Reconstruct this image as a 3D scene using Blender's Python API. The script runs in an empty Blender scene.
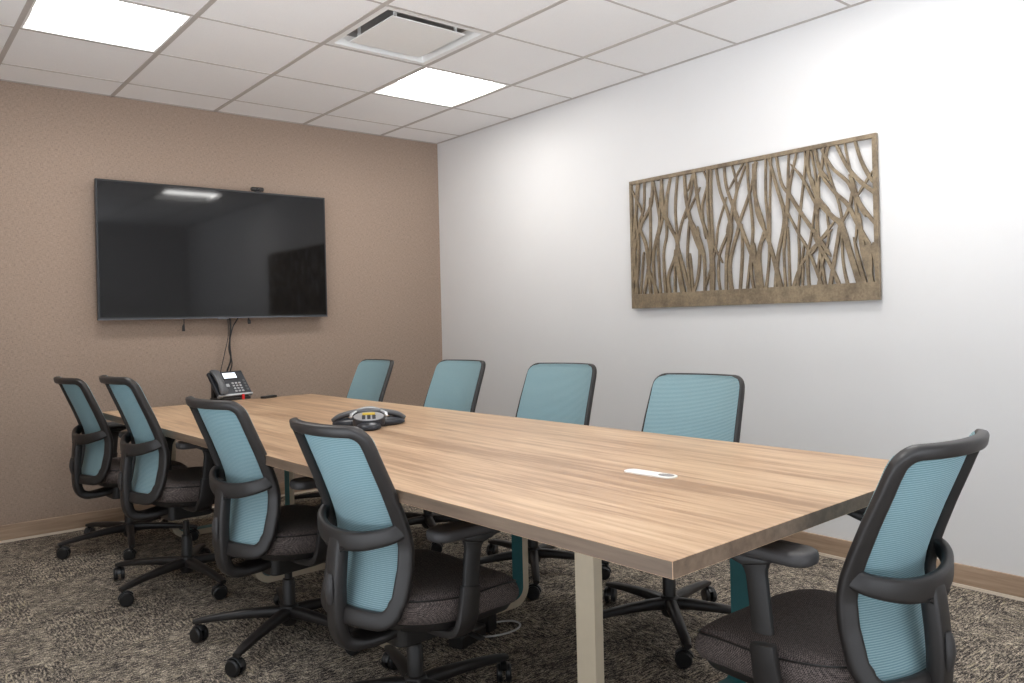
import bpy, bmesh, math, random
from mathutils import Vector, Matrix
random.seed(7)
PI = math.pi
scene = bpy.context.scene
COL = scene.collection

# ------------------------------------------------------------------ helpers
def srgb(r, g, b):
    f = lambda c: (c/255/12.92) if c/255 <= 0.04045 else ((c/255+0.055)/1.055)**2.4
    return (f(r), f(g), f(b), 1.0)

class MB:
    """collects vertices and faces of one mesh"""
    def __init__(s): s.v = []; s.f = []; s.mi = []
    def add(s, vs, fs, m=0):
        o = len(s.v); s.v += [tuple(v) for v in vs]
        for f in fs: s.f.append(tuple(i+o for i in f)); s.mi.append(m)
    def box(s, x0, x1, y0, y1, z0, z1, m=0):
        s.add([(x, y, z) for z in (z0, z1) for y in (y0, y1) for x in (x0, x1)],
              [(0,2,3,1), (4,5,7,6), (0,1,5,4), (2,6,7,3), (0,4,6,2), (1,3,7,5)], m)
    def quad(s, a, b, c, d, m=0): s.add([a, b, c, d], [(0,1,2,3)], m)
    def sweep(s, pts, nrm, w, t, n=12, closed=False, e=2.6, m=0, cap=True):
        """superellipse section: w across (tangent x normal), t along the normal"""
        P = [Vector(p) for p in pts]; N = len(P); rings = []
        for i, p in enumerate(P):
            a = P[(i-1) % N] if (closed or i) else P[0]
            b = P[(i+1) % N] if (closed or i < N-1) else P[-1]
            tg = (b-a).normalized()
            nn = Vector(nrm[i] if isinstance(nrm, list) else nrm)
            nn = (nn - tg*nn.dot(tg)).normalized(); bn = tg.cross(nn)
            W = (w[i] if isinstance(w, (list, tuple)) else w)/2; T = (t[i] if isinstance(t, (list, tuple)) else t)/2
            r = []
            for k in range(n):
                th = 2*PI*k/n; c, q = math.cos(th), math.sin(th)
                r.append(p + bn*W*math.copysign(abs(c)**(2/e), c) + nn*T*math.copysign(abs(q)**(2/e), q))
            rings.append(r)
        vs = [v for r in rings for v in r]; fs = []
        for i in range(N if closed else N-1):
            j = (i+1) % N
            for k in range(n):
                l = (k+1) % n; fs.append((i*n+k, i*n+l, j*n+l, j*n+k))
        if not closed and cap:
            fs.append(tuple(range(n-1, -1, -1))); fs.append(tuple((N-1)*n+k for k in range(n)))
        s.add(vs, fs, m)
    def tube(s, pts, r, n=8, closed=False, m=0):
        P = [Vector(p) for p in pts]
        up = Vector((0.13, 0.21, 0.97))
        nr = []
        for i in range(len(P)):
            a = P[max(i-1, 0)]; b = P[min(i+1, len(P)-1)]; tg = (b-a).normalized()
            if abs(tg.dot(up)) > 0.9: up = Vector((0.9, 0.3, 0.1))
            up = (up - tg*up.dot(tg)).normalized(); nr.append(up.copy())
        d = [2*x for x in r] if isinstance(r, (list, tuple)) else 2*r
        s.sweep(P, nr, d, d, n=n, closed=closed, e=2, m=m)
    def lathe(s, prof, c=(0,0,0), axis='z', n=24, m=0):
        vs = []; fs = []
        for (r, h) in prof:
            for k in range(n):
                a = 2*PI*k/n; x, y = r*math.cos(a), r*math.sin(a)
                if axis == 'z': v = (c[0]+x, c[1]+y, c[2]+h)
                elif axis == 'y': v = (c[0]+x, c[1]+h, c[2]+y)
                else: v = (c[0]+h, c[1]+x, c[2]+y)
                vs.append(v)
        for i in range(len(prof)-1):
            for k in range(n):
                l = (k+1) % n; fs.append((i*n+k, i*n+l, (i+1)*n+l, (i+1)*n+k))
        fs.append(tuple(range(n-1, -1, -1))); fs.append(tuple((len(prof)-1)*n+k for k in range(n)))
        s.add(vs, fs, m)
    def prism(s, poly, z0, z1, m=0, T=None):
        n = len(poly); vs = [(x, y, z0) for x, y in poly]+[(x, y, z1) for x, y in poly]
        if T: vs = [T(v) for v in vs]
        fs = [tuple(range(n-1, -1, -1)), tuple(range(n, 2*n))]+[(i, (i+1) % n, n+(i+1) % n, n+i) for i in range(n)]
        s.add(vs, fs, m)
    def build(s, name, mat, parent=None, bevel=0, smooth=None, seg=2, loc=None):
        me = bpy.data.meshes.new(name); me.from_pydata([tuple(v) for v in s.v], [], s.f)
        for x in (mat if isinstance(mat, (list, tuple)) else [mat]): me.materials.append(x)
        for p, i in zip(me.polygons, s.mi): p.material_index = i
        bm = bmesh.new(); bm.from_mesh(me); bmesh.ops.recalc_face_normals(bm, faces=bm.faces)
        if bevel:
            ed = [e for e in bm.edges if len(e.link_faces) == 2 and e.calc_face_angle(0) > 0.6]
            bmesh.ops.bevel(bm, geom=ed, offset=bevel, segments=seg, affect='EDGES', profile=0.5, clamp_overlap=True)
        bm.to_mesh(me); bm.free()
        if smooth is not None:
            try: me.shade_smooth()
            except Exception: me.polygons.foreach_set('use_smooth', [True]*len(me.polygons))
            try: me.set_sharp_from_angle(angle=smooth)
            except Exception: pass
        o = bpy.data.objects.new(name, me); COL.objects.link(o)
        if loc: o.location = loc
        if parent: o.parent = parent
        return o

def thing(name, label, cat, loc=(0,0,0), rz=0, group=None):
    o = bpy.data.objects.new(name, None); COL.objects.link(o); o.empty_display_size = 0.1
    o.location = loc; o.rotation_euler = (0, 0, rz); return tag(o, label, cat, group)
def tag(o, label, cat, group=None):
    o['label'] = label; o['category'] = cat
    if group: o['group'] = group
    return o
def struct(o): o['kind'] = 'structure'; return o

def catmull(P, n=6, closed=False):
    P = [Vector(p) for p in P]; out = []; N = len(P)
    for i in range(N if closed else N-1):
        if closed: a, b, c, d = P[i-1], P[i], P[(i+1) % N], P[(i+2) % N]
        else: a, b, c, d = P[max(i-1, 0)], P[i], P[i+1], P[min(i+2, N-1)]
        for k in range(n):
            t = k/n
            out.append(0.5*((2*b)+(c-a)*t+(2*a-5*b+4*c-d)*t*t+(3*b-a-3*c+d)*t**3))
    if not closed: out.append(P[-1])
    return out

def rrect(x0, x1, y0, y1, r, n=6):
    out = []
    rs = r if isinstance(r, (list, tuple)) else [r]*4
    for (cx, cy, a, q) in ((x1-rs[0], y0+rs[0], -PI/2, rs[0]), (x1-rs[1], y1-rs[1], 0, rs[1]), (x0+rs[2], y1-rs[2], PI/2, rs[2]), (x0+rs[3], y0+rs[3], PI, rs[3])):
        for k in range(n+1):
            t = a+PI/2*k/n; out.append((cx+q*math.cos(t), cy+q*math.sin(t)))
    return out

# ------------------------------------------------------------------ materials
class NT:
    def __init__(s, name):
        s.m = bpy.data.materials.new(name); s.m.use_nodes = True; s.t = s.m.node_tree
        s.b = s.t.nodes['Principled BSDF']; s.co = None
    def n(s, typ, **kw):
        o = s.t.nodes.new(typ)
        for k, v in kw.items():
            if k in o.inputs.keys(): o.inputs[k].default_value = v
            else: setattr(o, k, v)
        return o
    def l(s, a, b): s.t.links.new(a, b)
    def coord(s, scale=(1,1,1), rot=(0,0,0), world=False):
        if world: src = s.n('ShaderNodeNewGeometry').outputs['Position']
        else: src = s.n('ShaderNodeTexCoord').outputs['Object']
        mp = s.n('ShaderNodeMapping'); mp.inputs['Scale'].default_value = scale; mp.inputs['Rotation'].default_value = rot
        s.l(src, mp.inputs['Vector']); return mp.outputs['Vector']
    def noise(s, vec, scale, detail=3, rough=0.5):
        o = s.n('ShaderNodeTexNoise'); o.inputs['Scale'].default_value = scale; o.inputs['Detail'].default_value = detail
        o.inputs['Roughness'].default_value = rough; s.l(vec, o.inputs['Vector']); return o.outputs['Fac']
    def ramp(s, fac, stops):
        o = s.n('ShaderNodeValToRGB'); e = o.color_ramp.elements
        while len(e) < len(stops): e.new(0.5)
        for el, (p, c) in zip(e, stops): el.position = p; el.color = c
        s.l(fac, o.inputs['Fac']); return o.outputs['Color']
    def mix(s, fac, a, b, mode='MIX'):
        o = s.n('ShaderNodeMix'); o.data_type = 'RGBA'; o.blend_type = mode
        for i, v in ((0, fac), (6, a), (7, b)):
            if hasattr(v, 'is_output'): s.l(v, o.inputs[i])
            else: o.inputs[i].default_value = v
        return o.outputs[2]
    def math(s, op, a, b=0.0, c=None):
        o = s.n('ShaderNodeMath'); o.operation = op
        for i, v in enumerate((a, b) if c is None else (a, b, c)):
            if hasattr(v, 'is_output'): s.l(v, o.inputs[i])
            else: o.inputs[i].default_value = v
        return o.outputs[0]
    def bump(s, h, strength=0.3, dist=0.002):
        o = s.n('ShaderNodeBump'); o.inputs['Strength'].default_value = strength; o.inputs['Distance'].default_value = dist
        s.l(h, o.inputs['Height']); s.l(o.outputs['Normal'], s.b.inputs['Normal'])
    def base(s, c):
        if hasattr(c, 'is_output'): s.l(c, s.b.inputs['Base Color'])
        else: s.b.inputs['Base Color'].default_value = c

def simple(name, c, rough=0.5, metal=0.0, var=0.04, nscale=40, bump=0.0):
    t = NT(name); v = t.coord()
    n = t.noise(v, nscale, 3)
    lo = tuple(x*(1-var) for x in c[:3])+(1,); hi = tuple(min(1, x*(1+var)) for x in c[:3])+(1,)
    t.base(t.ramp(n, [(0.3, lo), (0.7, hi)]))
    t.b.inputs['Roughness'].default_value = rough; t.b.inputs['Metallic'].default_value = metal
    if bump: t.bump(n, bump, 0.001)
    return t.m
def emit(name, c, st):
    t = NT(name); t.base((0.8, 0.8, 0.8, 1)); t.b.inputs['Emission Color'].default_value = c; t.b.inputs['Emission Strength'].default_value = st
    return t.m

M = {}
M['white_wall'] = simple('white_paint', srgb(218, 217, 216), 0.85, var=0.01, nscale=3, bump=0.02)
M['ceiling'] = simple('ceiling_tile', srgb(243, 243, 243), 0.95, var=0.035, nscale=260, bump=0.25)
M['grid'] = simple('ceiling_grid_metal', srgb(186, 180, 175), 0.6, var=0.02)
M['black_plastic'] = simple('black_plastic', srgb(36, 34, 33), 0.42, var=0.1, nscale=300, bump=0.05)
M['frame_plastic'] = simple('chair_frame_plastic', srgb(37, 34, 33), 0.42, var=0.08, nscale=400, bump=0.06)
M['pad_plastic'] = simple('armrest_plastic', srgb(54, 52, 52), 0.5, var=0.06, nscale=300, bump=0.05)
M['caster'] = simple('caster_plastic', srgb(28, 28, 29), 0.3, var=0.1)
M['beige_metal'] = simple('beige_powder_coat', srgb(204, 190, 166), 0.5, var=0.02)
M['teal_metal'] = simple('teal_powder_coat', srgb(52, 112, 116), 0.5, var=0.03)
M['chrome'] = simple('chrome', srgb(200, 200, 205), 0.2, metal=1.0, var=0.02)
M['troffer'] = simple('white_enamel', srgb(235, 235, 233), 0.5, var=0.01)
M['screen'] = simple('screen_glass', srgb(12, 12, 14), 0.055, var=0.02)
M['bezel'] = simple('dark_bezel', srgb(32, 34, 37), 0.35, var=0.03)
M['bezel_silver'] = simple('silver_bezel', srgb(95, 97, 102), 0.35, metal=0.6, var=0.03)
M['grey_plastic'] = simple('grey_plastic', srgb(88, 90, 93), 0.35, var=0.05)
M['silver'] = simple('silver_plastic', srgb(178, 180, 182), 0.28, metal=0.5, var=0.04)
M['dark_phone'] = simple('phone_plastic', srgb(34, 37, 44), 0.35, var=0.06)
M['white_plastic'] = simple('white_plastic', srgb(238, 236, 230), 0.4, var=0.01)
M['key'] = simple('grey_keys', srgb(170, 172, 175), 0.5, var=0.03)
M['red'] = simple('red_tag', srgb(225, 40, 40), 0.5, var=0.02)
M['lcd_phone'] = emit('phone_display', (0.75, 0.85, 1.0, 1), 1.1)
M['lcd_yellow'] = simple('amber_display', srgb(205, 175, 60), 0.3, var=0.05)
M['cable'] = simple('black_cable', srgb(25, 25, 27), 0.5, var=0.05)
M['white_cable'] = simple('white_cable', srgb(205, 203, 200), 0.5, var=0.02)
M['lens'] = emit('light_lens', (1.0, 0.985, 0.96, 1), 23.0)
M['dark_gap'] = simple('dark_duct', srgb(150, 147, 144), 0.8, var=0.05)
M['strip'] = simple('pale_edge_strip', srgb(222, 208, 190), 0.5, var=0.02)
M['opening_dark'] = simple('dark_opening_frame', srgb(70, 66, 62), 0.5, var=0.04)

def mat_brown():
    t = NT('brown_woven_wallcovering')
    a = t.noise(t.coord((1, 1, 1), world=True), 170, 3, 0.7)
    b = t.noise(t.coord((4, 4, 0.6), world=True), 90, 3, 0.6)
    c = t.noise(t.coord((0.6, 0.6, 4), world=True), 90, 2, 0.6)
    w = t.math('ADD', t.math('MULTIPLY', b, 0.5), t.math('MULTIPLY', c, 0.5))
    col = t.ramp(w, [(0.34, srgb(132, 114, 101)), (0.5, srgb(155, 136, 121)), (0.66, srgb(172, 152, 137))])
    flk = t.ramp(a, [(0.60, (0, 0, 0, 1)), (0.70, (1, 1, 1, 1))])
    col = t.mix(t.math('MULTIPLY', flk, 0.45), col, srgb(196, 158, 136))
    flk2 = t.ramp(t.noise(t.coord((1,1,1), world=True), 120, 3, 0.7), [(0.30, (1, 1, 1, 1)), (0.40, (0, 0, 0, 1))])
    col = t.mix(t.math('MULTIPLY', flk2, 0.5), col, srgb(112, 94, 84))
    t.base(col); t.b.inputs['Roughness'].default_value = 0.9; t.bump(w, 0.35, 0.001); return t.m
M['brown_wall'] = mat_brown()

def mat_carpet():
    t = NT('patterned_carpet')
    P = t.coord(world=True)
    ch = t.n('ShaderNodeTexChecker'); ch.inputs['Scale'].default_value = 1/0.5; t.l(P, ch.inputs['Vector'])
    def streak(sc, k, off):
        m1 = t.coord((sc, sc*k, 1), world=True); m2 = t.coord((sc*k, sc, 1), world=True)
        return t.mix(ch.outputs['Fac'], t.noise(m1, 1.0, 3, 0.65), t.noise(m2, 1.0, 3, 0.65))
    med = streak(120, 0.3, 0); fine = t.noise(P, 190, 3, 0.85); blot = t.noise(P, 12, 3, 0.6)
    f = t.math('ADD', t.math('MULTIPLY', med, 0.75), t.math('MULTIPLY', fine, 1.1))
    f = t.math('MULTIPLY', t.math('ADD', f, t.math('MULTIPLY', blot, 0.25)), 1/2.1)
    col = t.ramp(f, [(0.44, srgb(38, 35, 36)), (0.49, srgb(88, 82, 77)), (0.525, srgb(144, 133, 120)), (0.585, srgb(222, 208, 186))])
    line = t.ramp(streak(95, 0.09, 3), [(0.60, (0, 0, 0, 1)), (0.66, (1, 1, 1, 1))])
    col = t.mix(t.math('MULTIPLY', line, 0.65), col, srgb(205, 192, 162))
    t.base(col); t.b.inputs['Roughness'].default_value = 1.0
    try: t.b.inputs['Specular IOR Level'].default_value = 0.15
    except Exception: pass
    t.bump(fine, 0.8, 0.004); return t.m
M['carpet'] = mat_carpet()

def mat_wood(name, a, b, c, axis='y', rough=0.36, world=True, fine=1.0):
    t = NT(name)
    k = {'x': (0.05, 1, 1), 'y': (1, 0.05, 1), 'z': (1, 1, 0.05)}[axis]
    n1 = t.noise(t.coord(tuple(x*38*fine for x in k), world=world), 1.0, 5, 0.6)
    n2 = t.noise(t.coord(tuple(x*110*fine for x in k), world=world), 1.0, 3, 0.6)
    n3 = t.noise(t.coord(tuple(x*6 for x in k), world=world), 1.0, 2, 0.5)
    f = t.math('ADD', t.math('MULTIPLY', n1, 0.5), t.math('ADD', t.math('MULTIPLY', n2, 0.2), t.math('MULTIPLY', n3, 0.3)))
    t.base(t.ramp(f, [(0.40, a), (0.5, b), (0.60, c)]))
    t.b.inputs['Roughness'].default_value = rough; t.bump(n2, 0.06, 0.0005); return t.m
M['wood_top'] = mat_wood('laminate_wood', srgb(158, 126, 98), srgb(188, 155, 123), srgb(206, 176, 143))
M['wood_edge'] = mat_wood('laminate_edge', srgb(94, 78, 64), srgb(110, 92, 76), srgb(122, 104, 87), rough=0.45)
M['wood_base_x'] = mat_wood('baseboard_wood', srgb(146, 122, 101), srgb(168, 143, 120), srgb(184, 160, 136), axis='x', rough=0.5)
M['wood_base_y'] = mat_wood('baseboard_wood_long', srgb(146, 122, 101), srgb(168, 143, 120), srgb(184, 160, 136), axis='y', rough=0.5)

def mat_mesh():
    t = NT('blue_mesh_fabric')
    v = t.coord()
    wv = t.n('ShaderNodeTexWave'); wv.wave_type = 'BANDS'; wv.bands_direction = 'Z'
    wv.inputs['Scale'].default_value = 62; wv.inputs['Distortion'].default_value = 0.8; wv.inputs['Detail'].default_value = 1; wv.inputs['Detail Scale'].default_value = 3
    t.l(v, wv.inputs['Vector'])
    wy = t.n('ShaderNodeTexWave'); wy.wave_type = 'BANDS'; wy.bands_direction = 'Y'; wy.inputs['Scale'].default_value = 110
    t.l(v, wy.inputs['Vector'])
    n = t.noise(v, 300, 2)
    f = t.math('ADD', t.math('MULTIPLY', wv.outputs['Fac'], 0.7), t.math('ADD', t.math('MULTIPLY', wy.outputs['Fac'], 0.15), t.math('MULTIPLY', n, 0.15)))
    t.base(t.ramp(f, [(0.12, srgb(108, 141, 150)), (0.45, srgb(150, 184, 191)), (0.9, srgb(180, 207, 211))]))
    t.b.inputs['Roughness'].default_value = 0.75
    try:
        t.b.inputs['Sheen Weight'].default_value = 0.1
    except Exception: pass
    t.bump(f, 0.5, 0.0015)
    # woven fabric lets part of the light through
    tr = t.n('ShaderNodeBsdfTranslucent'); tr.inputs['Color'].default_value = srgb(140, 190, 204)
    mx = t.n('ShaderNodeMixShader'); mx.inputs['Fac'].default_value = 0.3
    out = t.t.nodes['Material Output']
    t.l(t.b.outputs[0], mx.inputs[1]); t.l(tr.outputs[0], mx.inputs[2]); t.l(mx.outputs[0], out.inputs['Surface'])
    return t.m
M['mesh'] = mat_mesh()

def mat_seat():
    t = NT('charcoal_seat_fabric')
    v = t.coord()
    ch = t.n('ShaderNodeTexChecker'); ch.inputs['Scale'].default_value = 330; t.l(v, ch.inputs['Vector'])
    n = t.noise(v, 500, 2, 0.7); n2 = t.noise(v, 160, 2, 0.7)
    f = t.math('ADD', t.math('MULTIPLY', ch.outputs['Fac'], 0.2), t.math('ADD', t.math('MULTIPLY', n, 0.45), t.math('MULTIPLY', n2, 0.35)))
    t.base(t.ramp(f, [(0.33, srgb(38, 33, 32)), (0.5, srgb(78, 69, 66)), (0.68, srgb(130, 117, 112))]))
    t.b.inputs['Roughness'].default_value = 0.95; t.bump(f, 0.6, 0.001); return t.m
M['seat'] = mat_seat()

def mat_bronze():
    t = NT('antique_bronze')
    v = t.coord(world=True)
    n = t.noise(v, 14, 5, 0.7); n2 = t.noise(v, 90, 3, 0.6)
    f = t.math('ADD', t.math('MULTIPLY', n, 0.7), t.math('MULTIPLY', n2, 0.3))
    t.base(t.ramp(f, [(0.33, srgb(94, 81, 66)), (0.5, srgb(130, 115, 94)), (0.68, srgb(158, 142, 116))]))
    t.b.inputs['Roughness'].default_value = 0.5; t.b.inputs['Metallic'].default_value = 0.25
    t.bump(n2, 0.2, 0.001); return t.m
M['bronze'] = mat_bronze()

# ------------------------------------------------------------------ camera (level optical axis, small roll)
f_px, yaw, roll, oy = 796.35, 0.6873, -0.024, -21.23
cam = bpy.data.cameras.new('camera'); co = bpy.data.objects.new('camera', cam); COL.objects.link(co)
d = Vector((math.sin(yaw), math.cos(yaw), 0)); r = Vector((math.cos(yaw), -math.sin(yaw), 0)); u = r.cross(d)
c_, s_ = math.cos(roll), math.sin(roll)
r, u = c_*r+s_*u, c_*u-s_*r
m4 = Matrix((r, u, -d)).transposed().to_4x4(); m4.translation = Vector((-3.5358, -5.1788, 1.1537)); co.matrix_world = m4
cam.sensor_width = 36; cam.lens = f_px*36/1024; cam.shift_y = oy/1024; cam.clip_start = 0.05
scene.camera = co

# ------------------------------------------------------------------ room shell
H = 2.5488; XL, YB = -4.15, -6.3; TILE = 0.6096; C0, R0 = 0.5108, 0.3232
b = MB(); b.box(XL, 0, YB, 0, -0.1, 0); struct(b.build('floor', M['carpet']))
b = MB(); b.box(XL-0.1, 0.1, 0, 0.1, -0.1, H+0.35); struct(b.build('wall_back', M['brown_wall']))
b = MB(); b.box(0, 0.1, YB-0.1, 0, -0.1, H+0.35); struct(b.build('wall_right', M['white_wall']))
# left wall and the wall behind the camera, with unseen openings added to let in fill light
def fill_opening_wall(name, wname, axis, pos, thick, a0, a1, w0, w1, z0, z1, n):
    b = MB()
    def bx(p, q, r0, r1):
        if axis == 'y': b.box(p, q, pos-thick, pos, r0, r1)
        else: b.box(pos-thick, pos, p, q, r0, r1)
    bx(a0, w0, -0.1, H+0.35); bx(w1, a1, -0.1, H+0.35); bx(w0, w1, z1, H+0.35); bx(w0, w1, -0.1, z0)
    struct(b.build(name, M['white_wall']))
    b = MB()
    def fx(p, q, r0, r1):
        if axis == 'y': b.box(p, q, pos-0.08, pos-0.02, r0, r1)
        else: b.box(pos-0.08, pos-0.02, p, q, r0, r1)
    for k in range(n+1):
        c = w0+0.02+(w1-w0-0.04)*k/n; fx(c-0.02, c+0.02, z0, z1)
    fx(w0, w1, z0, z0+0.04); fx(w0, w1, z1-0.04, z1)
    struct(b.build(wname, M['opening_dark']))
fill_opening_wall('wall_left', 'fill_opening_1', 'x', XL, 0.1, YB-0.1, 0, -6.2, -2.4, 0.05, 2.45, 4)
fill_opening_wall('wall_front', 'fill_opening_2', 'y', YB, 0.1, XL, 0, -4.1, -1.2, 0.05, 2.45, 3)
# ceiling: tiles with openings for lights and diffuser
xs = [-C0-TILE*k for k in range(-1, 8)]; ys = [-R0-TILE*k for k in range(-1, 12)]
def cell(c, rw):      # c: column between grid line c and c+1 counted from the left light, rw: row
    x0 = -(C0+(4-c)*TILE); y1 = -(R0+rw*TILE); return x0, x0+TILE, y1-TILE, y1
LIGHTS = [cell(0, 1), cell(3, 1), cell(3, 5), cell(0, 5)]; VENT = cell(2, 2)
xl = sorted(set([XL, 0]+[x for x in xs if XL < x < 0])); yl = sorted(set([YB, 0]+[y for y in ys if YB < y < 0]))
b = MB(); zt = H+0.002
for i in range(len(xl)-1):
    for j in range(len(yl)-1):
        cx, cy = (xl[i]+xl[i+1])/2, (yl[j]+yl[j+1])/2
        if any(a < cx < bb and e < cy < g for a, bb, e, g in LIGHTS+[VENT]): continue
        b.quad((xl[i], yl[j], zt), (xl[i], yl[j+1], zt), (xl[i+1], yl[j+1], zt), (xl[i+1], yl[j], zt))
b.box(XL, 0, YB, 0, H+0.25, H+0.3)
struct(b.build('ceiling', M['ceiling']))
b = MB()
for x in xl:
    if XL < x < 0: b.box(x-0.0115, x+0.0115, YB, 0, H-0.001, H+0.02)
struct(b.build('trim_1', M['grid']))
b = MB()
for y in yl:
    if YB < y < 0: b.box(XL, 0, y-0.0065, y+0.0065, H, H+0.018)
struct(b.build('trim_2', M['grid']))
b = MB(); b.box(XL, 0, -0.018, 0, H-0.001, H+0.01); b.box(-0.018, 0, YB, 0, H-0.0012, H+0.01)
struct(b.build('trim_3', M['grid']))
# baseboards
BB = 0.094
b = MB(); b.box(XL, -0.013, -0.013, 0, 0.012, BB); struct(b.build('baseboard_back', M['wood_base_x'], bevel=0.002))
b = MB(); b.box(-0.013, 0, YB, 0, 0.012, BB); struct(b.build('baseboard_right', M['wood_base_y'], bevel=0.002))
b = MB(); b.box(XL, -0.018, -0.018, 0, 0, 0.012); struct(b.build('trim_4', M['strip']))
b = MB(); b.box(-0.018, 0, YB, 0, 0, 0.012); struct(b.build('trim_5', M['strip']))

# ------------------------------------------------------------------ ceiling lights and diffuser
def troffer(c, label):
    x0, x1, y0, y1 = c; cx, cy = (x0+x1)/2, (y0+y1)/2
    t = thing('ceiling_light', label, 'ceiling light', (cx, cy, H), 0, 'recessed square ceiling lights')
    h = TILE/2-0.012; b = MB(); D = 0.075
    # frame lip
    for (a0, a1, c0, c1) in ((-h, h, -h, -h+0.010), (-h, h, h-0.010, h), (-h, -h+0.010, -h+0.010, h-0.010), (h-0.010, h, -h+0.010, h-0.010)):
        b.box(a0, a1, c0, c1, 0.0005, 0.012)
    b.build('frame', M['troffer'], t)
    b = MB(); g = h-0.009
    # reflector pan: two sloped wings on either side of the lens, closed ends and top
    for s in (-1, 1):
        n = 6; pr = [(s*(0.155+(g-0.155)*k/n), 0.008+0.052*(1-(k/n)**1.7)) for k in range(n+1)]
        for k in range(n):
            b.quad((-g, pr[k][0], pr[k][1]), (g, pr[k][0], pr[k][1]), (g, pr[k+1][0], pr[k+1][1]), (-g, pr[k+1][0], pr[k+1][1]))
    for s in (-1, 1): b.quad((s*g, -g, 0.004), (s*g, g, 0.004), (s*g, g, D), (s*g, -g, D))
    b.box(-g-0.004, g+0.004, -g-0.004, g+0.004, D, D+0.01)
    b.build('reflector_pan', M['troffer'], t)
    b = MB(); n = 10; pr = [(0.155*math.cos(PI*k/n), 0.060-0.040*math.sin(PI*k/n)) for k in range(n+1)]
    for k in range(n):
        b.quad((-g+0.002, pr[k][0], pr[k][1]), (g-0.002, pr[k][0], pr[k][1]), (g-0.002, pr[k+1][0], pr[k+1][1]), (-g+0.002, pr[k+1][0], pr[k+1][1]))
    b.build('lens', M['lens'], t, smooth=0.6)
troffer(LIGHTS[0], 'lit square ceiling light at the left, above the television')
troffer(LIGHTS[1], 'lit square ceiling light beyond the air diffuser, near the room corner')
troffer(LIGHTS[2], 'lit square ceiling light above the near end of the table by the white wall')
troffer(LIGHTS[3], 'lit square ceiling light over the near left side of the room')

x0, x1, y0, y1 = VENT; t = thing('air_diffuser', 'square white ceiling air diffuser with a flat centre plaque', 'air vent', ((x0+x1)/2, (y0+y1)/2, H))
b = MB(); h = TILE/2-0.012; k = 0.250
for (a, bb) in ((0, 1),):
    o = [(-h, -h), (h, -h), (h, h), (-h, h)]; i_ = [(-h+0.03, -h+0.03), (h-0.03, -h+0.03), (h-0.03, h-0.03), (-h+0.03, h-0.03)]; q = [(-k, -k), (k, -k), (k, k), (-k, k)]
    for s in range(4):
        e = (s+1) % 4
        b.quad((*o[s], 0.001), (*o[e], 0.001), (*i_[e], 0.001), (*i_[s], 0.001))
        b.quad((*i_[s], 0.001), (*i_[e], 0.001), (*q[e], 0.055), (*q[s], 0.055))
b.build('surround', M['troffer'], t)
b = MB(); b.box(-k-0.01, k+0.01, -k-0.01, k+0.01, 0.075, 0.085)
for s in (-1, 1): b.box(s*k-0.005, s*k+0.005, -k, k, 0.05, 0.085); b.box(-k, k, s*k-0.005, s*k+0.005, 0.05, 0.085)
b.build('duct', M['dark_gap'], t)
b = MB(); b.box(-0.205, 0.205, -0.205, 0.205, 0.002, 0.008); b.build('plaque', M['troffer'], t, bevel=0.002)
for sx in (-1, 1):
    for sy in (-1, 1):
        b = MB(); b.box(sx*0.17-0.006, sx*0.17+0.006, sy*0.17-0.006, sy*0.17+0.006, 0.008, 0.076); b.build('hanger', M['troffer'], t)

# ------------------------------------------------------------------ television
tx0, tx1, tz0, tz1 = -2.4605, -1.0138, 1.2098, 2.0364
TW, TH = tx1-tx0, tz1-tz0
t = thing('television', 'large black flat screen television mounted on the brown wall', 'television', ((tx0+tx1)/2, 0, tz0))
b = MB(); b.box(-TW/2, TW/2, -0.088, -0.060, 0, TH); b.build('case', M['bezel'], t, bevel=0.003)
b = MB(); b.box(-TW/2+0.12, TW/2-0.12, -0.060, -0.036, 0.05, TH-0.14); b.build('back_housing', M['black_plastic'], t, bevel=0.008)
b = MB(); b.box(-TW/2+0.011, TW/2-0.011, -0.0895, -0.087, 0.017, TH-0.011); b.build('screen', M['screen'], t)
b = MB(); b.box(-TW/2, TW/2, -0.0905, -0.086, 0, 0.008); b.box(-0.03, 0.03, -0.0905, -0.07, -0.006, 0.001); b.build('bottom_trim', M['bezel_silver'], t, bevel=0.0015)
b = MB(); b.box(-0.32, 0.32, -0.012, -0.001, 0.2, 0.62)
for s in (-1, 1): b.box(s*0.2-0.02, s*0.2+0.02, -0.038, -0.010, 0.14, 0.68)
b.build('wall_mount', M['black_plastic'], t, bevel=0.002)
b = MB(); px = -1.972-(tx0+tx1)/2
b.sweep([(px+0.005, -0.05, 0.06), (px+0.004, -0.05, -0.03), (px, -0.052, -0.045), (px, -0.052, -0.075)], (0, 1, 0), [0.006, 0.006, 0.016, 0.018], [0.004, 0.004, 0.008, 0.008], n=8)
b.build('release_strap', M['cable'], t, smooth=0.7)
b = MB(); px = -1.56-(tx0+tx1)/2
b.sweep([(px, -0.05, 0.05), (px+0.002, -0.05, -0.008), (px+0.004, -0.052, -0.018), (px+0.006, -0.052, -0.038)], (0, 1, 0), [0.01, 0.01, 0.024, 0.02], [0.004, 0.004, 0.01, 0.01], n=8)
b.build('release_strap', M['cable'], t, smooth=0.7)

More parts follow.
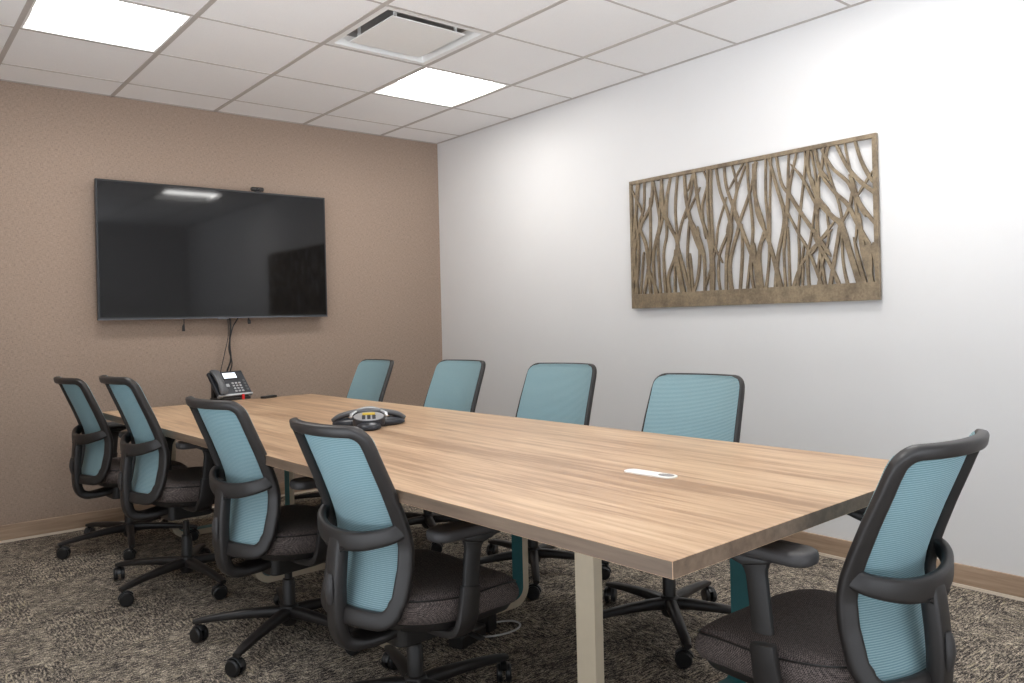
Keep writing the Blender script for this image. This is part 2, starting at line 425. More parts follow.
t = thing('webcam', 'small black web camera perched on top of the television', 'camera', (-1.487, -0.070, tz1+0.001))
b = MB(); b.sweep([(-0.042, 0, 0.019), (-0.036, 0, 0.019), (0.036, 0, 0.019), (0.042, 0, 0.019)], (0, 0, 1), [0.02, 0.03, 0.03, 0.02], [0.016, 0.028, 0.028, 0.016], n=14)
b.build('camera_body', M['black_plastic'], t, smooth=0.6)
b = MB(); b.lathe([(0.011, 0), (0.011, -0.006), (0.008, -0.008)], (0.0, -0.014, 0.019), 'y', 16); b.build('camera_lens', M['screen'], t, smooth=0.6)
b = MB(); b.box(-0.018, 0.018, -0.022, 0.02, 0.0, 0.006); b.box(-0.015, 0.015, 0.010, 0.016, -0.002, 0.006); b.build('clip', M['black_plastic'], t, bevel=0.001)

t = thing('television_cables', 'thin black cables hanging from the television to the desk phone', 'cable', (-1.70, -0.03, 0.74))
def cab(pts, r=0.004):
    b = MB(); b.tube(catmull(pts, 8), r, 8); b.build('cable', M['cable'], t, smooth=1.0)
cab([(0.02, -0.005, 0.505), (0.022, -0.018, 0.42), (0.012, -0.024, 0.30), (0.016, -0.024, 0.20), (-0.015, -0.02, 0.08), (-0.012, -0.02, -0.25), (-0.01, -0.02, -0.70)], 0.0055)
cab([(0.10, -0.005, 0.505), (0.06, -0.015, 0.45), (0.03, -0.026, 0.40), (0.006, -0.024, 0.28), (0.024, -0.024, 0.18), (0.0, -0.02, 0.06), (0.004, -0.02, -0.22), (0.004, -0.02, -0.70)], 0.004)
cab([(0.010, -0.005, 0.505), (0.006, -0.018, 0.36), (-0.022, -0.02, 0.24), (-0.05, -0.02, 0.12), (-0.06, -0.02, 0.0), (-0.05, -0.02, -0.70)], 0.0025)

# ------------------------------------------------------------------ wall art (traced from the photograph's panel, built as a flat cut metal panel)
AY0, AY1, AZ0, AZ1 = -3.484, -2.019, 1.2046, 1.9478
def homog(src, dst):
    A = []; B = []
    for (x, y), (X, Y) in zip(src, dst):
        A.append([x, y, 1, 0, 0, 0, -X*x, -X*y]); B.append(X); A.append([0, 0, 0, x, y, 1, -Y*x, -Y*y]); B.append(Y)
    n = 8
    for i in range(n):
        p = max(range(i, n), key=lambda k: abs(A[k][i])); A[i], A[p] = A[p], A[i]; B[i], B[p] = B[p], B[i]
        for k in range(n):
            if k != i:
                q = A[k][i]/A[i][i]; A[k] = [a-q*c for a, c in zip(A[k], A[i])]; B[k] -= q*B[i]
    h = [B[i]/A[i][i] for i in range(n)]+[1]
    return lambda x, y: ((h[0]*x+h[1]*y+h[2])/(h[6]*x+h[7]*y+h[8]), (h[3]*x+h[4]*y+h[5])/(h[6]*x+h[7]*y+h[8]))
AW, AH = AY1-AY0, AZ1-AZ0
hm = homog([(630.5, 183.5), (879, 131), (631.5, 310), (879, 299)], [(0, AH), (AW, AH), (0, 0), (AW, 0)])
S = {1: (626, 160, 4.435), 2: (690, 150, 4.435), 3: (754, 140, 4.264), 4: (814, 125, 3.79)}
BR = {1: [[(52,112,6),(45,250,8),(55,400,10),(38,610,10)], [(60,110,6),(40,300,12),(35,420,12),(50,610,8)],
  [(85,105,7),(80,220,8),(60,300,9),(90,400,12),(105,610,12)], [(122,95,8),(110,210,11),(60,310,8),(35,420,8)],
  [(108,200,8),(108,330,9),(103,440,12),(75,610,10)], [(125,105,8),(145,230,9),(148,300,12),(120,430,10),(125,610,9)],
  [(160,85,9),(165,220,19),(195,300,12),(225,365,14),(225,450,20),(250,610,22)], [(158,130,8),(150,260,9),(140,400,9),(150,610,8)],
  [(200,80,7),(180,200,11),(180,330,8),(165,430,8),(172,610,13)], [(195,120,5),(150,320,7)],
  [(232,70,8),(220,200,9),(222,290,8),(228,350,10)], [(262,65,9),(270,190,13),(300,330,14),(325,400,14)],
  [(305,55,8),(280,190,9),(245,290,8),(215,430,10),(185,520,12),(190,610,13)], [(319,150,6),(275,240,7)],
  [(280,290,8),(270,440,9),(285,610,10)], [(215,430,8),(212,610,10)], [(230,400,11),(270,560,13),(275,610,13)],
  [(45,500,8),(28,560,10)], [(75,440,7),(60,610,7)], [(100,500,11),(140,610,9)], [(33,150,6),(75,260,7),(40,380,8),(30,500,8)]],
 2: [[(22,95,8),(35,220,13),(50,300,12),(80,400,12),(95,500,22),(92,640,22)], [(0,310,13),(40,400,13),(60,490,12),(60,640,10)],
  [(60,90,6),(80,150,7),(55,260,8),(65,370,8)], [(82,85,8),(80,240,11),(90,400,13),(95,480,13)], [(98,80,7),(95,260,8),(100,420,9),(90,500,9)],
  [(118,70,8),(135,180,9),(165,270,10),(180,350,19),(160,480,14),(155,640,12)], [(155,65,9),(165,170,10),(210,300,13),(260,440,14),(290,530,16),(300,640,14)],
  [(188,60,6),(210,160,8),(195,250,9),(170,340,10)], [(155,240,5),(125,340,6),(115,420,7),(100,490,7),(70,590,8)],
  [(190,250,9),(175,350,12),(130,460,9),(122,560,9),(130,640,9)], [(245,52,7),(190,150,7)], [(250,70,6),(205,200,9),(200,290,11),(215,340,14),(190,430,13),(172,520,15),(180,640,18)],
  [(258,48,9),(262,150,8),(275,300,10),(275,400,10),(245,640,10)], [(300,52,8),(270,180,9),(220,320,11)], [(285,60,9),(290,200,14),(322,320,13)],
  [(322,380,10),(300,470,13),(300,640,22)], [(230,360,8),(228,480,12),(215,640,12)], [(35,370,9),(40,470,11),(30,570,11),(10,640,10)],
  [(0,160,6),(20,95,6)], [(100,420,6),(130,480,7)], [(0,490,6),(10,640,8)], [(275,430,13),(268,540,9),(280,640,12)]],
 3: [[(10,75,8),(10,290,11),(50,400,13),(80,500,16),(110,640,24)], [(55,68,7),(52,240,8),(60,380,11),(30,440,10),(20,520,13),(30,640,14)],
  [(78,62,6),(70,250,7),(65,400,11),(60,520,9),(45,640,12)], [(65,66,8),(100,200,11),(130,330,13),(100,490,13),(85,640,14)],
  [(100,60,9),(120,180,9),(155,235,14),(215,330,14),(285,430,16),(310,470,15)], [(155,48,6),(150,130,8),(148,230,14),(135,380,13),(125,480,9),(130,640,10)],
  [(190,42,8),(160,170,9),(150,240,12)], [(178,120,7),(210,160,11),(250,240,11),(268,290,12),(265,400,8)],
  [(222,40,7),(225,100,9),(205,250,8),(190,380,8),(190,500,9),(180,640,10)], [(140,300,8),(190,400,9),(230,470,11),(275,590,13),(290,640,13)],
  [(240,36,14),(235,110,13),(262,220,13),(310,290,20)], [(145,400,7),(148,640,10)], [(310,400,11),(240,470,11),(190,550,12),(160,640,16)],
  [(262,290,8),(240,420,8),(225,500,13),(230,640,13)], [(285,440,9),(270,560,9),(285,640,12)], [(0,470,11),(10,640,14)],
  [(250,45,9),(270,180,8),(262,280,8)], [(262,36,8),(290,120,9),(310,150,11)], [(205,560,9),(200,640,8)], [(210,460,6),(195,560,9)]],
 4: [[(160,45,11),(185,130,13),(215,190,16),(240,220,12)], [(88,62,10),(130,150,13),(180,210,16),(240,255,18)],
  [(122,56,7),(135,130,7),(150,200,9),(175,290,14),(238,375,14)], [(10,85,9),(30,180,11),(80,250,13),(130,300,16),(175,390,16),(238,500,16)],
  [(45,70,8),(35,150,9),(20,210,9),(20,290,11)], [(45,110,11),(75,160,11),(130,210,13),(150,250,11),(185,320,13)],
  [(65,68,8),(50,130,8),(70,210,8),(95,290,8),(110,370,9)], [(0,220,13),(20,290,15),(70,345,19),(105,380,23),(140,500,23),(175,615,30)],
  [(215,190,9),(180,245,9)], [(100,380,16),(80,480,13),(55,615,17)], [(105,420,8),(108,520,9),(125,615,13)],
  [(50,330,6),(55,420,8),(30,520,9),(10,615,10)], [(65,380,8),(20,440,11),(0,470,11)], [(10,440,14),(60,530,13),(95,615,15)],
  [(150,250,12),(135,310,12),(110,360,9)], [(175,360,13),(185,470,24),(220,615,22)], [(155,450,9),(170,520,14),(195,615,16)],
  [(205,470,30),(212,540,16),(205,615,14)], [(15,300,7),(15,420,9),(40,615,9)], [(160,290,9),(165,360,12),(160,410,8)],
  [(228,470,22),(236,540,16),(240,615,14)], [(145,210,9),(160,260,9)]]}
t = thing('wall_art', 'wide bronze cut metal wall panel of intertwined branches on the white wall', 'wall art', (0, AY1, AZ0))
# local frame: -Y along the wall to the right of the photo, -X out of the wall
def art_pt(uu, vv, dep): return (-dep, -uu, vv)
b = MB(); rnd = random.Random(3)
for si, brs in BR.items():
    ox, oy_, sc = S[si]
    for br in brs:
        P = catmull([(x, y, w) for x, y, w in br], 7); Q = []
        for p in P:
            X, Y = ox+p.x/sc, oy_+p.y/sc; hw = p.z/sc/2
            a1 = hm(X-hw, Y); a2 = hm(X+hw, Y); c = hm(X, Y); Q.append((c[0], c[1], (a2[0]-a1[0])*0.86))
        def ext(a, c):
            dx, dy = c[0]-a[0], c[1]-a[1]; ln = math.hypot(dx, dy) or 1; k = 0.035/ln
            return [(c[0]+dx*k*0.5, c[1]+dy*k*0.5, c[2]*0.75), (c[0]+dx*k, c[1]+dy*k, c[2]*0.2)]
        if 0.10 < Q[-1][1] < AH-0.04: Q = Q+ext(Q[-2], Q[-1])
        if 0.10 < Q[0][1] < AH-0.04: Q = ext(Q[1], Q[0])[::-1]+Q
        q2 = []
        for (x, y, w) in Q:
            q2.append((min(max(x, 0.006), AW-0.006), min(max(y, 0.03), AH-0.01), w))
        z0 = 0.016+rnd.random()*0.001; z1 = 0.029+rnd.random()*0.0015; L = []; Rr = []
        for i, (x, y, w) in enumerate(q2):
            a = q2[max(i-1, 0)]; c = q2[min(i+1, len(q2)-1)]; tx, ty = c[0]-a[0], c[1]-a[1]; ln = math.hypot(tx, ty) or 1e-6
            nx, ny = -ty/ln, tx/ln; L.append((x+nx*w/2, y+ny*w/2)); Rr.append((x-nx*w/2, y-ny*w/2))
        n = len(L); vs = [art_pt(*p, z0) for p in L]+[art_pt(*p, z0) for p in Rr]+[art_pt(*p, z1) for p in L]+[art_pt(*p, z1) for p in Rr]
        fs = []
        for i in range(n-1):
            fs += [(i, i+1, n+i+1, n+i), (2*n+i, 3*n+i, 3*n+i+1, 2*n+i+1), (i, 2*n+i, 2*n+i+1, i+1), (n+i, n+i+1, 3*n+i+1, 3*n+i)]
        fs += [(0, n, 3*n, 2*n), (n-1, 3*n-1, 4*n-1, 2*n-1)]
        b.add(vs, fs)
b.build('branches', M['bronze'], t)
b = MB(); fw = 0.022
for (u0, u1, v0, v1) in ((0, AW, AH-0.020, AH), (0, 0.016, 0.08, AH-0.02), (AW-0.020, AW, 0.08, AH-0.02)):
    b.add([art_pt(uu, vv, dd) for dd in (0.012, 0.032) for vv in (v0, v1) for uu in (u0, u1)], [(0,2,3,1), (4,5,7,6), (0,1,5,4), (2,6,7,3), (0,4,6,2), (1,3,7,5)])
b.build('frame', M['bronze'], t, bevel=0.0012)
b = MB(); b.add([art_pt(uu, vv, dd) for dd in (0.012, 0.0325) for vv in (0, 0.082) for uu in (0, AW)], [(0,2,3,1), (4,5,7,6), (0,1,5,4), (2,6,7,3), (0,4,6,2), (1,3,7,5)])
b.build('bottom_band', M['bronze'], t, bevel=0.0012)
for uu in (0.2, AW-0.2):
    for vv in (0.05, AH-0.012):
        b = MB(); b.add([art_pt(uu+du, vv+dv, dd) for dd in (0.0, 0.013) for dv in (-0.008, 0.008) for du in (-0.01, 0.01)], [(0,2,3,1), (4,5,7,6), (0,1,5,4), (2,6,7,3), (0,4,6,2), (1,3,7,5)])
        b.build('standoff', M['bronze'], t)

# ------------------------------------------------------------------ conference table
TZ, TT = 0.72, 0.033
ttr = 0.0329
_k = (1.1537-TZ)/(1.1537-0.74)
TX0, TX1 = -3.5358+(-2.4802+3.5358)*_k, -3.5358+(-1.3193+3.5358)*_k
TY0, TY1 = -5.1788+(-4.3046+5.1788)*_k, -5.1788+(-0.7368+5.1788)*_k
TC = lambda x, y: (x-ttr*(y-TY0), y+ttr*(x-TX0))
cen = ((TX0+TX1)/2, (TY0+TY1)/2)
t = thing('conference_table', 'long rectangular wood laminate conference table on beige and teal frame legs', 'table', (-1.86, -2.5, 0))
tp = bpy.data.objects.new('tmp', None)
def loc_t(x, y): X, Y = TC(x, y); return X+1.86, Y+2.5
corn = [loc_t(TX0, TY0), loc_t(TX1, TY0), loc_t(TX1, TY1), loc_t(TX0, TY1)]
b = MB(); b.prism(corn, TZ-TT, TZ, 0)
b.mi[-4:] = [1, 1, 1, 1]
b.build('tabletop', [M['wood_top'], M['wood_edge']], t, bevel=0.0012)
for Y in (-3.74, -2.70, -1.68, -0.60):
    b = MB(); W = 0.065; th = 0.030; xa, xb, R = -2.113, -1.395, 0.075
    prof = [(xa, TZ-TT)]+[(xa+R-R*math.cos(a), R-R*math.sin(a)) for a in [PI/2*k/8 for k in range(9)]]+[(xb-R+R*math.sin(a), R-R*math.cos(a)) for a in [PI/2*k/8 for k in range(9)]]+[(xb, TZ-TT)]
    Ri = R-th
    inn = [(xa+th, TZ-TT)]+[(xa+R-Ri*math.cos(a), R-Ri*math.sin(a)) for a in [PI/2*k/8 for k in range(9)]]+[(xb-R+Ri*math.sin(a), R-Ri*math.cos(a)) for a in [PI/2*k/8 for k in range(9)]]+[(xb-th, TZ-TT)]
    n = len(prof); vs = []
    for yy in (-W/2, W/2):
        vs += [(*loc_t(x, Y+yy), z) for x, z in prof]+[(*loc_t(x, Y+yy), z) for x, z in inn]
    F0 = []; F1 = []
    for i in range(n-1):
        F0 += [(i, i+1, n+i+1, n+i), (2*n+i, 3*n+i, 3*n+i+1, 2*n+i+1), (i, 2*n+i, 2*n+i+1, i+1)]
        F1 += [(n+i, n+i+1, 3*n+i+1, 3*n+i)]
    F0 += [(0, n, 3*n, 2*n), (n-1, 3*n-1, 4*n-1, 2*n-1)]
    o = len(b.v); b.add(vs, F0, 0)
    for f in F1: b.f.append(f); b.mi.append(1)
    b.build('frame_leg', [M['beige_metal'], M['teal_metal']], t, smooth=0.5)
b = MB(); b.box(-0.06, 0.02, -1.25, 1.80, TZ-TT-0.03, TZ-TT-0.001); b.build('support_rail', M['black_plastic'], t, bevel=0.003)

# cable grommet in the table top
t = thing('cable_grommet', 'white oblong cable grommet with a dark hole set into the tabletop', 'grommet', (-3.5358+(-1.934+3.5358)*_k, -5.1788+(-3.785+5.1788)*_k, TZ), math.radians(4))
b = MB(); out = rrect(-0.025, 0.025, -0.083, 0.083, 0.022, 8); b.prism(out, 0.0, 0.004); b.build('grommet_plate', M['white_plastic'], t, bevel=0.001)
b = MB(); b.prism([(0.002+0.017*math.cos(2*PI*k/24), -0.052+0.024*math.sin(2*PI*k/24)) for k in range(24)], 0.0041, 0.0046); b.build('cable_hole', M['dark_gap'], t)

# ------------------------------------------------------------------ chairs
zt_, rt_, wt_ = 0.906, 0.272, 0.182
zc_, rc_, wc_ = 0.634, 0.159, 0.184
zl_, rl_, wl_ = 0.397, 0.189, 0.180
def lerp_prof(z, pts):
    pts = sorted(pts)
    if z <= pts[0][0]: return pts[0][1]
    if z >= pts[-1][0]: return pts[-1][1]
    for (a, va), (c, vc) in zip(pts, pts[1:]):
        if a <= z <= c:
            return va+(vc-va)*(z-a)/(c-a)
XR = [(zl_, rl_), (0.46, 0.170), (0.53, 0.156), (0.59, 0.1525), (zc_, 0.161), (0.68, 0.177), (0.75, 0.205), (0.83, 0.240), (zt_, rt_)]
HW = [(zl_, 0.176), (0.46, 0.184), (0.55, 0.190), (zc_, 0.190), (0.75, 0.187), (zt_, 0.181)]
def Ssurf(y, z, off=0.0):
    hw = lerp_prof(z, HW); dc = 0.050 if z < 0.7 else 0.050
    q = 1-(abs(y)/hw)**2.2
    return Vector((-lerp_prof(z, XR)-dc*q+off, y, z))
def Snorm(y, z):
    e = 0.004; a = Ssurf(y+e, z)-Ssurf(y-e, z); c = Ssurf(y, z+e)-Ssurf(y, z-e)
    n = a.cross(c).normalized(); return n if n.x > 0 else -n
def ring_yz(z0, z1, r0, r1, inset=0.0, n=8, ns=14):
    """closed outline in (y, z)"""
    P = []
    hwf = lambda z: lerp_prof(z, HW)-inset
    h0, h1 = hwf(z0), hwf(z1)
    for k in range(ns): P.append((-h0+r0+(2*h0-2*r0)*k/ns, z0))
    for k in range(n+1):
        a = -PI/2+PI/2*k/n; P.append((h0-r0+r0*math.cos(a), z0+r0+r0*math.sin(a)))
    for k in range(1, ns*2): z = z0+r0+(z1-r1-z0-r0)*k/(ns*2); P.append((hwf(z), z))
    for k in range(n+1):
        a = PI/2*k/n; P.append((h1-r1+r1*math.cos(a), z1-r1+r1*math.sin(a)))
    for k in range(1, ns): P.append((h1-r1-(2*h1-2*r1)*k/ns, z1))
    for k in range(n+1):
        a = PI/2+PI/2*k/n; P.append((-h1+r1+r1*math.cos(a), z1-r1+r1*math.sin(a)))
    for k in range(1, ns*2): z = z1-r1-(z1-r1-z0-r0)*k/(ns*2); P.append((-hwf(z), z))
    for k in range(n+1):
        a = PI+PI/2*k/n; P.append((-h0+r0+r0*math.cos(a), z0+r0+r0*math.sin(a)))
    return P[:-1]

GROUP = 'blue mesh office chairs around the conference table'
def make_chair():
    t = thing('office_chair', '', 'chair', (0, 0, 0), 0, GROUP)
    # --- back frame ring
    P = ring_yz(zl_, zt_, 0.040, 0.034)
    pts = [Ssurf(y, z) for y, z in P]; nr = [Snorm(y, z) for y, z in P]
    w = []
    for (y, z) in P:
        k = (zt_-z)/(zt_-zl_); ww = 0.031+0.014*min(1, k*1.3)
        if z < zl_+0.03: ww = 0.048
        w.append(ww)
    b = MB(); b.sweep(pts, nr, w, 0.027, n=20, closed=True, e=3.6)
    bf = b.build('back_frame', M['frame_plastic'], t, smooth=0.9)
    # --- mesh panel, stretched over the front of the frame
    b = MB(); NU, NV = 24, 44; z0, z1 = zl_-0.004, zt_+0.0105; vs = []
    for dz_, in ((0.0155,), (0.0135,)):
        for j in range(NV+1):
            z = z0+(z1-z0)*j/NV
            hw = lerp_prof(z, HW)+0.0105
            dt = min(z-z0, z1-z)
            if dt < 0.047: hw -= 0.047-math.sqrt(max(0, 0.047**2-(0.047-dt)**2))
            for i in range(NU+1):
                y = -hw+2*hw*i/NU; vs.append(Ssurf(y, z)+Snorm(y, z)*dz_)
    n1 = (NU+1)*(NV+1); fs = []
    for j in range(NV):
        for i in range(NU):
            a = j*(NU+1)+i; q = (a, a+1, a+NU+2, a+NU+1); fs += [q, tuple(n1+k for k in reversed(q))]
    bo = [i for i in range(NU+1)]+[j*(NU+1)+NU for j in range(1, NV+1)]+[NV*(NU+1)+i for i in range(NU-1, -1, -1)]+[j*(NU+1) for j in range(NV-1, 0, -1)]
    for k in range(len(bo)): a, c = bo[k], bo[(k+1) % len(bo)]; fs.append((a, c, n1+c, n1+a))
    b.add(vs, fs); b.build('mesh_back', M['mesh'], t, smooth=1.0)
    # --- crossbar and spine
    b = MB()
    cb = [(-0.158, 0.190, 0.640), (-0.170, 0.187, 0.636), (-0.190, 0.177, 0.627), (-0.212, 0.148, 0.617), (-0.231, 0.10, 0.606), (-0.243, 0.05, 0.601), (-0.247, 0, 0.600),
          (-0.243, -0.05, 0.601), (-0.231, -0.10, 0.606), (-0.212, -0.148, 0.617), (-0.190, -0.177, 0.627), (-0.170, -0.187, 0.636), (-0.158, -0.190, 0.640)]
    cp = catmull(cb, 5); ww = [0.044+0.010*(1-min(1, abs(p.y)/0.19)**2) for p in cp]
    nn = [Vector((-1, p.y*4.0, 0)).normalized() for p in cp]
    b.sweep(cp, nn, ww, 0.025, n=20, e=4)
    b.build('crossbar', M['frame_plastic'], t, smooth=0.9)
    b = MB()
    sp = catmull([(-0.238, 0, 0.608), (-0.246, 0, 0.56), (-0.253, 0, 0.48), (-0.253, 0, 0.40), (-0.247, 0, 0.345), (-0.225, 0, 0.312), (-0.18, 0, 0.303), (-0.10, 0, 0.312), (-0.02, 0, 0.330)], 5)
    nn = []
    for i in range(len(sp)):
        a = sp[max(i-1, 0)]; c = sp[min(i+1, len(sp)-1)]; tg = (c-a).normalized(); nn.append(Vector((0, 1, 0)).cross(tg))
    ww = [0.062+0.05*max(0, min(1, (p.x+0.235)/0.1)) for p in sp]
    b.sweep(sp, nn, ww, [0.040 if q.x < -0.2 else 0.034 for q in sp], n=20, e=4)
    for s in (-1, 1):   # fillets where the spine meets the crossbar
        R = 0.022; poly = [(s*0.026, 0.582), (s*(0.026+R), 0.582)]+[(s*(0.026+R-R*math.sin(a)), 0.582-R+R*math.cos(a)-0.004) for a in [PI/2*k/6 for k in range(7)]]
        b.prism(poly, -0.2585, -0.236, 0, lambda v: (v[2], v[0], v[1]))
    b.build('spine', M['frame_plastic'], t, smooth=0.9)
    b = MB(); b.sweep([(-0.272, 0, 0.425), (-0.275, 0, 0.44), (-0.277, 0, 0.465), (-0.275, 0, 0.492), (-0.272, 0, 0.507)], (1, 0, 0), [0.02, 0.034, 0.04, 0.034, 0.02], [0.010, 0.014, 0.017, 0.014, 0.010], n=12, e=2)
    b.build('lumbar_knob', M['pad_plastic'], t, smooth=1.0)
    # --- seat cushion
    xb_, xf, hy = -0.185, 0.275, 0.245
    def outline(ins, n=64):
        o = []
        for k in range(n):
            a = 2*PI*k/n; c, q = math.cos(a), math.sin(a)
            e = 3.6; X = math.copysign(abs(c)**(2/e), c); Y = math.copysign(abs(q)**(2/e), q)
            wy = hy-ins
            o.append(((xb_+xf)/2+X*((xf-xb_)/2-ins), Y*(wy-0.02*max(0, -X))))
        return o
    def ztop(x, y):
        k = (x-xb_)/(xf-xb_)
        return 0.452+0.006*math.cos(k*2*PI)-0.050*max(0, (k-0.55)/0.45)**2.2+0.008*(y/hy)**2
    b = MB(); lay = [(0.050, -0.096), (0.028, -0.092), (0.010, -0.080), (0.0, -0.060), (0.0, -0.042), (0.005, -0.027), (0.016, -0.014), (0.034, -0.005), (0.06, -0.001), (0.10, 0.001), (0.14, 0.001), (0.19, 0)]
    vs = []; fs = []; n = 64
    for (ins, dz_) in lay:
        for (x, y) in outline(min(ins, 0.20)): vs.append((x, y, ztop(x, y)+dz_))
    for i in range(len(lay)-1):
        for k in range(n):
            l = (k+1) % n; fs.append((i*n+k, i*n+l, (i+1)*n+l, (i+1)*n+k))
    fs.append(tuple(range(n-1, -1, -1))); fs.append(tuple((len(lay)-1)*n+k for k in range(n)))
    b.add(vs, fs); seat = b.build('seat', M['seat'], t, smooth=1.2)
    b = MB(); b.tube([(x, y, ztop(x, y)-0.020) for x, y in outline(0.008)], 0.0024, 6, closed=True)
    b.build('piping', M['black_plastic'], seat, smooth=1.0)
    b = MB(); vs = []; fs = []; lay = [(0.07, 0.338), (0.03, 0.345), (0.018, 0.366), (0.024, 0.374)]
    for (ins, z) in lay:
        for (x, y) in outline(ins): vs.append((x, y, z+(ztop(x, y)-0.452)*0.8))
    for i in range(len(lay)-1):
        for k in range(n): l = (k+1) % n; fs.append((i*n+k, i*n+l, (i+1)*n+l, (i+1)*n+k))
    fs.append(tuple(range(n-1, -1, -1))); fs.append(tuple((len(lay)-1)*n+k for k in range(n)))
    b.add(vs, fs); b.build('seat_shell', M['black_plastic'], t, smooth=0.8)
    b = MB(); b.prism(rrect(-0.10, 0.10, -0.075, 0.075, 0.03), 0.270, 0.345); b.build('tilt_mechanism', M['black_plastic'], t, bevel=0.006)
    for s, x in ((-1, 0.045), (1, -0.02)):
        b = MB(); b.tube([(x, s*0.06, 0.315), (x, s*0.18, 0.315), (x+0.004, s*0.225, 0.312)], [0.005, 0.005, 0.006], 8)
        b.sweep([(x, s*0.20, 0.314), (x+0.006, s*0.25, 0.308)], (0, 0, 1), 0.022, 0.009, n=10); b.build('lever', M['black_plastic'], t, smooth=0.8)
    # --- arms
    for s in (-1, 1):
        b = MB()
        p = catmull([(-0.015, s*0.09, 0.333), (-0.017, s*0.17, 0.333), (-0.015, s*0.235, 0.343), (-0.010, s*0.258, 0.375), (-0.004, s*0.262, 0.42), (0.002, s*0.262, 0.470)], 5)
        b.sweep(p, [Vector((0, s, 0)) if q.z > 0.40 else Vector((0, s*(q.z-0.33)/0.07, -(0.40-q.z)/0.07)) for q in p], [0.078-0.017*i/len(p) for i in range(len(p))], 0.028, n=12, e=3.2)
        b.build('arm_bracket', M['frame_plastic'], t, smooth=0.8)
        b = MB()
        p = catmull([(0.0, s*0.262, 0.44), (0.008, s*0.262, 0.52), (0.016, s*0.262, 0.585), (0.022, s*0.262, 0.612)], 5)
        b.sweep(p, (0, s, 0), [0.053 if q.z < 0.57 else 0.053+(q.z-0.57)*1.2 for q in p], 0.022, n=12, e=3)
        b.sweep([(0.15, s*0.262, 0.613), (0.08, s*0.262, 0.606), (0.035, s*0.262, 0.596), (-0.02, s*0.262, 0.604), (-0.045, s*0.262, 0.612)], (0, 0, 1), [0.05, 0.056, 0.056, 0.05, 0.03], [0.012, 0.022, 0.030, 0.018, 0.010], n=12, e=3)
        b.build('arm_post', M['black_plastic'], t, smooth=0.8)
        b = MB(); pr = rrect(-0.125, 0.155, s*0.262-0.044, s*0.262+0.044, 0.035, 7)
        cx, cy = 0.015, s*0.262; vs = []; fs = []; n = len(pr); ly = [(0.90, 0.612), (0.97, 0.615), (1.0, 0.622), (1.0, 0.630), (0.965, 0.637), (0.86, 0.6405), (0.5, 0.6405)]
        for (k, z) in ly:
            for (x, y) in pr: vs.append((cx+(x-cx)*(1-(1-k)*0.35), cy+(y-cy)*k, z-0.02*max(0, (x-0.11)/0.045)**2*0.5))
        for i in range(len(ly)-1):
            for k in range(n): l = (k+1) % n; fs.append((i*n+k, i*n+l, (i+1)*n+l, (i+1)*n+k))
        fs.append(tuple(range(n-1, -1, -1))); fs.append(tuple((len(ly)-1)*n+k for k in range(n)))
        b.add(vs, fs); b.build('armrest_pad', M['pad_plastic'], t, smooth=1.0)
    # --- base
    b = MB(); b.lathe([(0.024, 0.10), (0.024, 0.20), (0.021, 0.205), (0.021, 0.215), (0.014, 0.217), (0.014, 0.28)], n=20); b.build('gas_cylinder', M['black_plastic'], t, smooth=0.6)
    b = MB(); b.lathe([(0.022, 0.045), (0.030, 0.055), (0.036, 0.075), (0.038, 0.10), (0.032, 0.118), (0.026, 0.122)], n=24)
    for k in range(5):
        a = 2*PI*k/5; c, q = math.cos(a), math.sin(a)
        pp = [(0.02, 0.093), (0.08, 0.095), (0.16, 0.092), (0.24, 0.086), (0.31, 0.078), (0.347, 0.072)]
        b.sweep([(r_*c, r_*q, z_) for r_, z_ in pp], (0, 0, 1), [0.046, 0.042, 0.038, 0.035, 0.033, 0.026], [0.044, 0.038, 0.032, 0.027, 0.023, 0.016], n=12, e=3)
    base = b.build('star_base', M['frame_plastic'], t, smooth=0.7)
    for k in range(5):
        a = 2*PI*k/5; sw = a+[0.9, 2.2, -0.6, 1.4, 0.2][k]
        cx, cy = 0.335*math.cos(a), 0.335*math.sin(a); ca, sa = math.cos(sw), math.sin(sw)
        b = MB(); b.lathe([(0.0075, 0.03), (0.0075, 0.066)], n=10)
        q = MB()
        for s in (-1, 1):
            q.lathe([(0.012, s*0.024), (0.024, s*0.0235), (0.0285, s*0.019), (0.029, s*0.012), (0.026, s*0.006), (0.012, s*0.005)], (-0.012, 0, 0.029), 'y', 20)
        hood = [(-0.012+0.031*math.cos(z), 0.029+0.031*math.sin(z)) for z in [PI*(0.05+0.75*k2/8) for k2 in range(9)]]
        q.sweep([(x, 0, z) for x, z in hood], [Vector((x+0.012, 0, z-0.029)) for x, z in hood], 0.022, 0.007, n=10, e=3)
        b.v += q.v and []; o = len(b.v); b.v += q.v
        for f in q.f: b.f.append(tuple(i+o for i in f)); b.mi.append(0)
        b.v = [(cx+x*ca-y*sa, cy+x*sa+y*ca, z) for x, y, z in b.v]
        b.build('caster', M['caster'], base, smooth=0.7)
    return t

